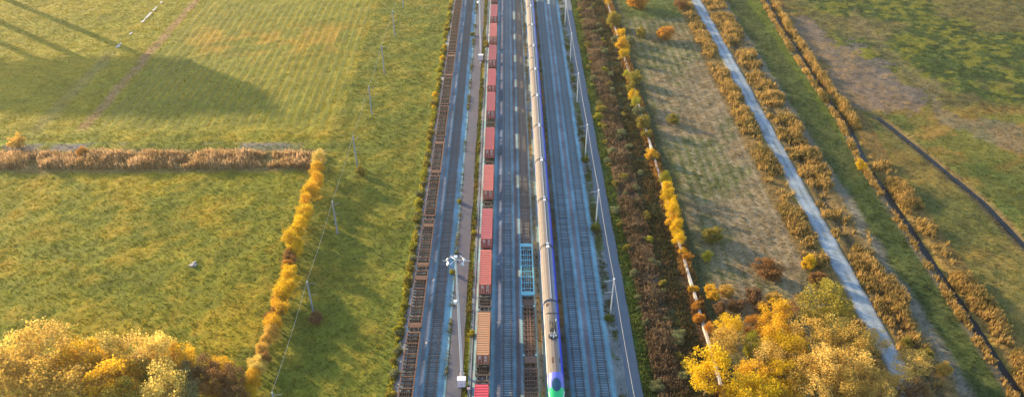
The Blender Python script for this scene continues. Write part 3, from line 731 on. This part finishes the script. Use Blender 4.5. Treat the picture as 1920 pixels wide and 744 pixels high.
# low concrete wall right of the brush
wl = thing('low_concrete_wall', (39.75, 100, 0), 'long low pale concrete wall between dark brush and the right meadow', 'wall')
pm = MB().box(-.25, .25, .02, 3.92, -.3, .75).mesh('wall_panel', M['concrete'])
for k in range(60):
    if k in (): continue
    o = link('wall_panel', pm, wl); x = 0 if k > 1 else -2.6
    o.location = (x+random.uniform(-.03, .03)-.55*min(1, max(0, (k-35)/25)), 3.94*(k-4) if k > 1 else 3.94*(k-3)-8, random.uniform(-.04, .04))

# made-up off-frame shape on columns, added to throw the far left field's streaked shadow
d_ = -SUN_D; nrm = Vector((.61, .79, 0)).normalized(); tn = math.tan(SUN_EL)
def dn(d, n_): return d_*d+nrm*n_
Ls = 97.0; zb = Ls*tn
gl = thing('shadow_caster', dn(-262-Ls, 117), 'added unseen shadow caster raised on columns beyond the left edge', 'shadow caster'); org = gl.location.copy()
for n_, d0 in ((130.3, -250.4), (116.7, -262.6), (107.2, -278.2)):
    p = dn(d0-Ls-3, n_)-org; MB().box(p.x-1.0, p.x+1.0, p.y-1.0, p.y+1.0, 0, zb+.5).build('column', M['galv'], gl)
cs = []
for n_, d0 in ((138, -240), (130.3, -250.4), (107.2, -278.2), (80, -303)):
    p = dn(d0-Ls, n_)-org; hgt = {138: 9., 130.3: 14.5, 107.2: 15., 80: 12.}[n_]; q = p-d_*4
    cs.append([(p.x, p.y, zb), (q.x, q.y, zb), (q.x, q.y, zb+hgt), (p.x, p.y, zb+hgt)])
MB().loft(cs).build('housing', M['galv'], gl)

# ------------------------------------------------------------------ trees and shrubs
def leaf_mesh(name, clumps, per, size, seed, flat=.9):
    rg = np.random.default_rng(seed); V = []; 
    for (cx, cy, cz, r_) in clumps:
        n = max(14, int(per*(r_/.13)**2)); d = rg.normal(size=(n, 3)); d /= np.linalg.norm(d, axis=1)[:, None]
        rad = r_*(.45+.55*rg.random(n)**.5)*(1+.25*rg.normal(size=n)); c = np.array([cx, cy, cz])+d*rad[:, None]*np.array([1, 1, flat])
        a = d*.5+rg.normal(size=(n, 3)); a /= np.linalg.norm(a, axis=1)[:, None]; t = np.cross(a, rg.normal(size=(n, 3))); t /= np.linalg.norm(t, axis=1)[:, None]; u = np.cross(a, t)
        s = size*(.45+1.1*rg.random(n)**1.5)[:, None]
        V.append(np.stack([c-t*s-u*s*.6, c+t*s-u*s*.6, c+t*s*.7+u*s*.7, c-t*s*.7+u*s*.7], 1))
    V = np.concatenate(V).reshape(-1, 3); n = len(V)//4
    me = bpy.data.meshes.new(name); me.vertices.add(len(V)); me.vertices.foreach_set('co', V.astype(np.float32).ravel())
    me.loops.add(4*n); me.loops.foreach_set('vertex_index', np.arange(4*n, dtype=np.int32)); me.polygons.add(n); me.polygons.foreach_set('loop_start', np.arange(0, 4*n, 4, dtype=np.int32))
    me.update(calc_edges=True); me.materials.append(LEAF['gold']); return me
def limbs(mb, p, d, L, r_, depth, rg, tips):
    q = p+d*L; mb.tube(p, q, r_, r_*.6, n=6 if depth > 1 else 4, cap=False)
    if depth == 0: tips.append(q); return
    for k in range(3 if depth > 1 else 2):
        e = (d+Vector(rg.normal(size=3))*.55+Vector((0, 0, .15))).normalized(); limbs(mb, p+d*L*(.65+.35*rg.random()), e, L*(.62+.2*rg.random()), r_*.55, depth-1, rg, tips)
def tree_proto(seed, dense=1.0, slim=1.0, low=.30):
    rg = np.random.default_rng(seed); mb = MB(); tips = []
    limbs(mb, Vector((0, 0, -.02)), Vector((0, 0, 1)), .30, .022, 3, rg, tips)
    cl = []
    for k in range(30):
        d = rg.normal(size=3); d /= np.linalg.norm(d); rr = .62+.42*rg.random()
        z = .62+.33*d[2]*rr
        if z < low: continue
        w = .40*slim*(1-.25*max(0, (z-.6)/.4)); cl.append((d[0]*w*rr, d[1]*w*rr, z, (.075+.075*rg.random())))
    for t_ in tips[::3]: cl.append((t_.x*slim, t_.y*slim, min(.95, t_.z), .09))
    return mb.mesh('trunk', M['bark_gold']), leaf_mesh('crown', cl, int(210*dense), .0125, seed+5)
def bush_proto(seed, dense=1.0):
    rg = np.random.default_rng(seed); mb = MB(); cl = []
    for k in range(6):
        a = 2*math.pi*k/6+rg.random(); mb.tube((.05*math.cos(a), .05*math.sin(a), -.02), (.36*math.cos(a), .36*math.sin(a), .55+.3*rg.random()), .02, .008, n=5, cap=False)
    for k in range(34):
        d = rg.normal(size=3); d /= np.linalg.norm(d); z = .45+.36*d[2]*(.6+.4*rg.random())
        cl.append((d[0]*.46*rg.random()**.4, d[1]*.46*rg.random()**.4, max(.10, z*(.65+.6*rg.random())), .09+.11*rg.random()))
    return mb.mesh('stems', M['bark']), leaf_mesh('crown', cl, int(130*dense), .023, seed+5)
TP = [tree_proto(100+k) for k in range(5)]; SP = [tree_proto(200+k, dense=.6) for k in range(4)]; WP = [tree_proto(300+k, slim=.72, low=.16) for k in range(4)]; BP = [bush_proto(400+k) for k in range(5)]
def plant(name, protos, k, loc, sxy, sz, col, label, cat, group):
    t = thing(name, loc, label, cat, group, random.uniform(0, 6.28)); a_ = random.uniform(.8, 1.2); t.scale = (sxy*a_, sxy/a_, sz)
    tr, cr = protos[k % len(protos)]
    link('trunk' if protos is not BP else 'stems', tr, t); c = link('crown', cr, t)
    c.material_slots[0].link = 'OBJECT'; c.material_slots[0].material = LEAF[col]
    return t
CN = dict(gold='golden', yellow='bright yellow', pale='pale gold', peach='peach coloured', tan='tan', brown='brown', orange='orange', olive='olive yellow', green='dark green', sage='silvery sage', lime='yellow green', umber='russet brown')
def px_plants(lst, protos_for, name, cat, where, group, zfrac, hscale):
    cnt = {}
    for i, (x, y, r_, col) in enumerate(sorted(lst)):
        p0 = P(x, y, 3.0); ppm = FPX/((Vector((0, 0, CAMH))-p0).length); rad = r_/ppm
        Ht = rad*hscale; p = P(x, y, Ht*zfrac); gz = 0.0
        pr = protos_for(col); cnt[col] = cnt.get(col, 0)+1
        plant(name, pr, i*3+len(col), (p.x, p.y, gz), (rad*2.45 if pr is not WP else rad*2.1) if pr is not BP else rad*2.0, Ht, col,
              CN[col]+' '+cat+' '+where+', '+ordn(cnt[col])+' of its colour from the left', cat, group)
LW = [(30, 660, 37, 'pale'), (80, 645, 40, 'peach'), (18, 712, 40, 'tan'), (92, 708, 42, 'tan'), (150, 668, 36, 'gold'), (150, 722, 38, 'tan'), (205, 662, 35, 'pale'), (255, 665, 36, 'peach'),
      (300, 660, 33, 'pale'), (338, 668, 28, 'gold'), (212, 712, 38, 'gold'), (270, 700, 30, 'olive'), (308, 724, 40, 'pale'), (352, 704, 24, 'sage'), (378, 690, 26, 'brown'), (411, 684, 20, 'gold'),
      (398, 716, 24, 'umber'), (438, 706, 24, 'brown'), (412, 728, 17, 'orange'), (440, 738, 22, 'brown'), (55, 742, 34, 'tan'), (235, 744, 34, 'olive'), (120, 690, 30, 'peach'), (-20, 690, 38, 'peach'), (180, 700, 30, 'gold'), (350, 742, 28, 'sage')]
px_plants([(a, b, c*1.08, d) for a, b, c, d in LW], lambda c: SP if c in ('peach', 'tan') else TP, 'autumn_tree', 'tree', 'in the lower left wood', 'trees of the lower left wood', .62, 2.6)
RW = [(1546, 568, 36, 'olive'), (1456, 590, 25, 'gold'), (1369, 612, 21, 'yellow'), (1411, 612, 17, 'orange'), (1409, 644, 18, 'lime'), (1362, 640, 26, 'tan'), (1332, 692, 37, 'yellow'), (1456, 622, 24, 'gold'),
      (1476, 650, 28, 'yellow'), (1524, 632, 31, 'tan'), (1562, 620, 27, 'pale'), (1592, 648, 30, 'tan'), (1441, 676, 28, 'peach'), (1411, 705, 28, 'gold'), (1466, 705, 27, 'yellow'), (1411, 738, 38, 'yellow'),
      (1502, 690, 29, 'tan'), (1550, 690, 33, 'peach'), (1600, 684, 30, 'peach'), (1524, 732, 30, 'peach'), (1576, 726, 30, 'tan'), (1627, 710, 27, 'peach'), (1682, 708, 22, 'peach'), (1716, 682, 23, 'peach'),
      (1640, 640, 20, 'peach'), (1501, 572, 18, 'umber'), (1470, 744, 26, 'gold'), (1650, 744, 24, 'peach'), (1360, 735, 14, 'gold'), (1332, 617, 10, 'orange'), (1600, 744, 22, 'tan'), (1712, 730, 20, 'brown')]
px_plants([(a, b-3, c*1.16, d) for a, b, c, d in RW], lambda c: SP if c in ('peach', 'tan', 'umber') else TP, 'autumn_tree', 'tree', 'in the lower right wood', 'trees of the lower right wood', .62, 2.6)
RB = [(1337, 546, 17, 'gold'), (1364, 543, 15, 'tan'), (1414, 554, 18, 'brown'), (1452, 556, 17, 'tan'), (1380, 570, 17, 'brown'), (1430, 575, 14, 'brown'), (1441, 502, 25, 'umber'), (1518, 490, 15, 'yellow'), (1327, 478, 12, 'lime'), (1335, 440, 18, 'olive'),
      (1262, 222, 12, 'olive'), (1248, 59, 16, 'orange'), (1203, 60, 11, 'olive'), (1276, 6, 12, 'umber'), (1195, -4, 20, 'orange'), (1618, 308, 11, 'yellow'), (1700, 640, 11, 'olive'), (1535, 520, 14, 'umber'), (1350, 575, 14, 'brown'), (1735, 660, 13, 'olive'), (1770, 690, 14, 'tan')]
px_plants(RB, lambda c: BP, 'autumn_bush', 'bush', 'in the right meadow', 'bushes in the right meadow', .5, 1.7)
HW = [(1250, 352, 13, 'yellow'), (1258, 383, 14, 'yellow'), (1265, 412, 14, 'gold'), (1271, 440, 12, 'yellow'), (1247, 336, 14, 'lime'), (1254, 368, 15, 'yellow'), (1262, 398, 16, 'yellow'), (1268, 426, 15, 'yellow'), (1272, 450, 14, 'yellow'), (1138, 5, 6, 'yellow'), (1150, 37, 11, 'olive'), (1165, 62, 9, 'yellow'), (1168, 82, 10, 'gold'), (1170, 102, 10, 'yellow'),
      (1156, 73, 8, 'sage'), (1181, 73, 8, 'sage'), (1191, 143, 12, 'olive'), (1174, 140, 8, 'lime'), (1188, 180, 12, 'yellow'), (1192, 192, 10, 'lime'), (1206, 228, 12, 'olive'), (1222, 288, 10, 'gold'), (1212, 250, 8, 'olive'), (1290, 480, 8, 'orange'), (1281, 470, 7, 'gold'), (1300, 540, 8, 'gold'), (1306, 570, 9, 'orange'), (1312, 596, 9, 'orange'), (1198, 205, 9, 'sage'), (1183, 162, 8, 'olive')]
px_plants([(a, b, c*1.25, d) for a, b, c, d in HW], lambda c: WP if c in ('yellow', 'lime') else BP, 'hedge_shrub', 'shrub', 'along the low concrete wall', 'shrubs along the low wall', .5, 1.9)
LH = [(598, 302, 18, 'pale'), (594, 338, 17, 'gold'), (578, 362, 14, 'yellow'), (588, 356, 17, 'gold'), (573, 395, 17, 'yellow'), (562, 420, 17, 'yellow'), (548, 452, 22, 'yellow'), (540, 500, 14, 'orange'), (545, 480, 13, 'umber'), (543, 522, 20, 'yellow'),
      (532, 552, 20, 'yellow'), (525, 582, 19, 'gold'), (514, 612, 19, 'gold'), (505, 634, 15, 'tan'), (492, 655, 15, 'tan'), (480, 682, 18, 'pale'), (478, 708, 18, 'gold'), (470, 736, 15, 'yellow'), (553, 470, 17, 'yellow'), (498, 672, 14, 'umber'), (508, 596, 13, 'umber'), (520, 560, 12, 'umber')]
LH.sort(key=lambda q: q[1])
LH += [((p[0]+q[0])/2+random.uniform(-3, 3), (p[1]+q[1])/2+random.uniform(-3, 3), (p[2]+q[2])/2*random.uniform(.75, 1.05), random.choice([p[3], q[3], 'gold'])) for p, q in zip(LH, LH[1:])]
px_plants([(a, b, c*1.3, d) for a, b, c, d in LH], lambda c: WP, 'hedge_willow', 'willow', 'in the left meadow hedge', 'willows of the left hedge', .5, 1.75)
VB = []
for k in range(52):
    y_ = 102+k*4.0+random.uniform(-1.2, 1.2); far = k > 22
    VB.append((-21.0+random.uniform(-.5, .3), y_, random.uniform(.5, 1.0)*(1.15 if far else 1), random.choice(['lime', 'olive', 'lime', 'yellow'] if far else ['lime', 'olive', 'sage'])))
for i, (x, y, r_, col) in enumerate(VB):
    plant('verge_shrub', BP, i, (x, y, 0), r_*2.2, r_*1.9, col, CN[col]+' shrub on the verge left of the rusty wagons, '+ordn(i+1)+' from the bottom', 'shrub', 'shrubs on the left verge')
SB = []
for k in range(78):
    side = random.random(); x = 33.2+random.gauss(0, .8) if side < .55 else (27.6+random.gauss(0, .5) if side < .9 else random.uniform(28, 33))
    y = 104+k*2.75+random.uniform(-1, 1); SB.append((x, y, random.uniform(.6, 1.35), random.choice(['sage', 'sage', 'olive', 'sage', 'lime'])))
for i, (x, y, r_, col) in enumerate(SB):
    plant('brush_shrub', BP, i+2, (x, y, 0), r_*2.3, r_*1.4, col, CN[col]+' shrub in the brown brush strip, '+ordn(i+1)+' from the bottom', 'shrub', 'shrubs in the brown brush strip')
for i, (x, y, r_, col, lab) in enumerate([(593, 598, 14, 'brown', 'brown bush at the foot of the nearest pole in the left meadow'), (676, 322, 9, 'olive', 'low olive bush at the foot of a pole below the reed belt'),
     (1117, 428, 10, 'green', 'dark green bush at the foot of a pole by the right service road'), (1098, 300, 7, 'green', 'small dark green bush by the third pole of the right service road'), (1141, 595, 8, 'green', 'low dark bush at the foot of the second pole on the right'),
     (744, 615, 9, 'lime', 'yellow green bush at the left end of the wagon row verge'), (884, 623, 7, 'lime', 'yellow green bush touching the orange container'), (888, 434, 6, 'lime', 'small yellow green bush beside the fourth container'), (861, 376, 5, 'lime', 'small weed bush on the left edge of the access road'), (848, 508, 6, 'lime', 'small yellow weed bush below the floodlight ring'), (886, 64, 5, 'green', 'small dark bush left of the distant light mast'), (912, 83, 6, 'olive', 'small olive bush right of the distant light mast'),
     (33, 272, 13, 'tan', 'tan bush above the reed belt at the left edge'), (155, 288, 9, 'orange', 'small orange bush at the top of the reed belt')]):
    p = P(x, y, .8); ppm = FPX/((Vector((0, 0, CAMH))-p).length); q = r_/ppm
    plant('bush', BP, i, (p.x, p.y, 0.05), q*2.1, q*1.8, col, lab, 'bush', 'single bushes')
# grey boulder in the left meadow
rgk = np.random.default_rng(3); import bmesh
bm = bmesh.new(); bmesh.ops.create_icosphere(bm, subdivisions=2, radius=.8)
for v in bm.verts: v.co *= 1+.2*rgk.normal(); v.co.z *= .55
me = bpy.data.meshes.new('boulder'); bm.to_mesh(me); bm.free(); me.materials.append(M['rock'])
o = link('boulder', me); o.location = P(363, 496, .2); tag(o, 'grey boulder lying alone in the left meadow', 'boulder')

# ------------------------------------------------------------------ grass, reeds and brush (nobody could count them)
def tufts(name, X, Y, h, w, C, k, lean, mat, label, cat, z=None):
    n = len(X); Zb = ground_z(X, Y) if z is None else z
    X = np.repeat(X, k); Y = np.repeat(Y, k); Zb = np.repeat(Zb, k); h = np.repeat(h, k)*(.6+.7*RNG.random(n*k)); C = np.repeat(C, k, 0)*(.75+.5*RNG.random((n*k, 1)))
    a = RNG.random(n*k)*2*math.pi; r_ = w*(RNG.random(n*k)*1.3+.2); X = X+r_*np.cos(a)*1.3; Y = Y+r_*np.sin(a)*1.3
    b_ = RNG.random(n*k)*math.pi; dx = np.cos(b_)*w*.5; dy = np.sin(b_)*w*.5; lx = RNG.normal(size=n*k)*lean*h; ly = RNG.normal(size=n*k)*lean*h
    V = np.stack([np.stack([X-dx, Y-dy, Zb-.05], -1), np.stack([X+dx, Y+dy, Zb-.05], -1), np.stack([X+lx+dx*.45, Y+ly+dy*.45, Zb+h], -1), np.stack([X+lx-dx*.45, Y+ly-dy*.45, Zb+h*.94], -1)], 1).reshape(-1, 3)
    N_ = n*k; me = bpy.data.meshes.new(name); me.vertices.add(4*N_); me.vertices.foreach_set('co', V.astype(np.float32).ravel())
    me.loops.add(4*N_); me.loops.foreach_set('vertex_index', np.arange(4*N_, dtype=np.int32)); me.polygons.add(N_); me.polygons.foreach_set('loop_start', np.arange(0, 4*N_, 4, dtype=np.int32)); me.update(calc_edges=True)
    at = me.color_attributes.new('Col', 'FLOAT_COLOR', 'POINT'); c4 = np.concatenate([np.repeat(C, 4, 0), np.ones((4*N_, 1))], 1); at.data.foreach_set('color', c4.astype(np.float32).ravel())
    me.materials.append(mat); o = link(name, me); return tag(o, label, cat, None, 'stuff')
def rnd(n, x0, x1, y0, y1): return RNG.uniform(x0, x1, n), RNG.uniform(y0, y1, n)
def vis(X, Y):
    px, py = topix(X, Y, 0*X); return (px > -120) & (px < 2040) & (py > -50) & (py < 830)
X, Y = rnd(230000, -215, 205, 92, 325); m = vis(X, Y)
m &= ~((X > -20.8) & (X < 25.3)) & ~((X > 71.5) & (X < 77)) & (np.abs(X-ditch_x(DITCH_A, Y)) > 1.3) & ~((np.abs(X-ditch_x(DITCH_B, Y)) > -1) & (np.abs(X-ditch_x(DITCH_B, Y)) < 1.2) & (Y < 216)) & ~(in_poly(X, Y, BARE) & (RNG.random(len(X)) < .5))
m &= ~((X > -117) & (X < -50) & (Y > 205) & (np.sin(2*math.pi*(X+.02*Y)/2.6) > -.15))
X, Y = X[m], Y[m]; h = .07+.18*RNG.random(len(X))*(.5+fbm(X, Y, 6, 131, 2))
tufts('grass', X, Y, h, .21, ground_color(X, Y)*1.12, 3, .5, M['grass'], 'rough meadow grass covering the fields on both sides', 'grass')
def reeds(name, x0, x1, y0, y1, n, h, cols, label, cat, thr=.35, seed=150, ditch=None, w=.2, k=4):
    X, Y = rnd(n, x0, x1, y0, y1)
    if ditch is not None: X = X+ditch_x(ditch, Y)
    f = fbm(X, Y, 5, seed, 3); xr = X-(ditch_x(ditch, Y) if ditch is not None else 0)
    e = 1-np.abs(2*(xr-(x0+x1)/2)/(x1-x0)) if x1-x0 < 20 else np.full(n, .5)
    keep = RNG.random(n) < sm(thr-.12, thr+.22, f+.18*e-.06+.25*(fbm(X, Y, 1.6, seed+3, 2)-.5)); X, Y, f = X[keep], Y[keep], (f*(.7+.6*e))[keep]
    c = np.array(cols); t = np.clip(fbm(X, Y, 3.5, seed+7, 3)*1.6-.3+.25*RNG.normal(size=len(X)), 0, .999)*(len(c)-1); i = t.astype(int); fr = (t-i)[:, None]; C = c[i]*(1-fr)+c[np.minimum(i+1, len(c)-1)]*fr
    return tufts(name, X, Y, h*(.35+1.1*f)*(.6+.7*RNG.random(len(X))), w, C, k, .18, M['reed'], label, cat)
BRN = [(.06, .06, .022), (.09, .058, .038), (.16, .10, .06), (.22, .155, .09)]
ORG = [(.12, .10, .03), (.22, .145, .045), (.37, .225, .06), (.47, .30, .09), (.28, .175, .06)]
PNK = [(.22, .14, .06), (.38, .23, .11), (.46, .31, .17)]
reeds('brush', 27.8, 33.4, 92, 330, 22000, .9, BRN, 'dry brown brush strip beside the right service road', 'brush', .30)
reeds('weeds', 25.4, 28.0, 92, 330, 6000, .5, [(.03, .06, .012), (.06, .10, .02), (.11, .14, .03)], 'green weeds on the verge of the right service road', 'weeds', .30, 170)
reeds('brush', 33.4, 38.6, 92, 330, 7000, .6, [(.03, .036, .012), (.06, .055, .02), (.10, .06, .03)], 'low undergrowth with painted shade between brown brush and the wall', 'undergrowth', .40, 180)  # dark colours carry the brush's shadow on this strip
reeds('brush', 38.2, 41.4, 92, 330, 5000, .8, [(.10, .05, .02), (.24, .11, .03), (.34, .18, .04)], 'russet scrub along the low concrete wall', 'scrub', .38, 190)
reeds('reeds', 66.6, 72.4, 92, 330, 17000, 1.05, ORG, 'orange reeds along the left edge of the gravel road', 'reeds', .52, 200)
reeds('reeds', 76.2, 84.6, 92, 330, 23000, 1.15, ORG, 'orange brown reeds along the right side of the gravel road', 'reeds', .53, 210)
reeds('reeds', .9, 6.2, 92, 185, 10000, 1.1, ORG, 'orange reeds along the right bank of the long ditch', 'reeds', .47, 220, DITCH_A)
reeds('reeds', .8, 3.2, 205, 330, 6500, 1.2, ORG, 'far orange reeds on the right bank of the ditch', 'reeds', .42, 230, DITCH_A)
reeds('reeds', -3.0, -.9, 92, 330, 8000, .9, ORG, 'thin reeds on the left bank of the long ditch', 'reeds', .46, 240, DITCH_A)
reeds('reeds', -215, -48.5, 184, 191.5, 16000, 1.5, PNK, 'pinkish brown reed belt crossing the left meadow', 'reeds', .37, 250)
reeds('weeds', -21.6, -20.2, 92, 330, 3500, .7, [(.10, .12, .015), (.20, .19, .02), (.30, .24, .03)], 'bright weeds edging the leftmost ballast', 'weeds', .28, 260)
for x0, x1, nn, lab in ((-11.5, -10.9, 1600, 'weeds on the left edge of the access road'), (-8.1, -6.8, 2200, 'weeds on the right edge of the access road'), (6.3, 7.3, 900, 'dry weeds left of the passenger train'), (10.9, 11.8, 900, 'dry weeds right of the passenger train'), (20.4, 22.4, 3500, 'weeds between outermost track and service road')):
    reeds('weeds', x0, x1, 92, 330, nn, .40, [(.05, .07, .015), (.10, .11, .02), (.17, .12, .03)], lab, 'weeds', .45, 270+int(x0), w=.22)

# ------------------------------------------------------------------ evening haze: one closed box of thin air round everything
hz = MB().box(-4100, 4100, -3100, 8100, -3, 112).build('haze', [])
hm, nt, b, out = newmat('haze_mat'); nt.nodes.remove(b)
pv = nt.nodes.new('ShaderNodeVolumePrincipled'); pv.inputs['Color'].default_value = (1, .90, .72, 1); pv.inputs['Density'].default_value = .00010; pv.inputs['Anisotropy'].default_value = .55
nt.links.new(pv.outputs[0], out.inputs['Volume']); hz.data.materials.append(hm)
tag(hz, 'thin warm evening haze over the whole yard', 'haze', None, 'stuff')
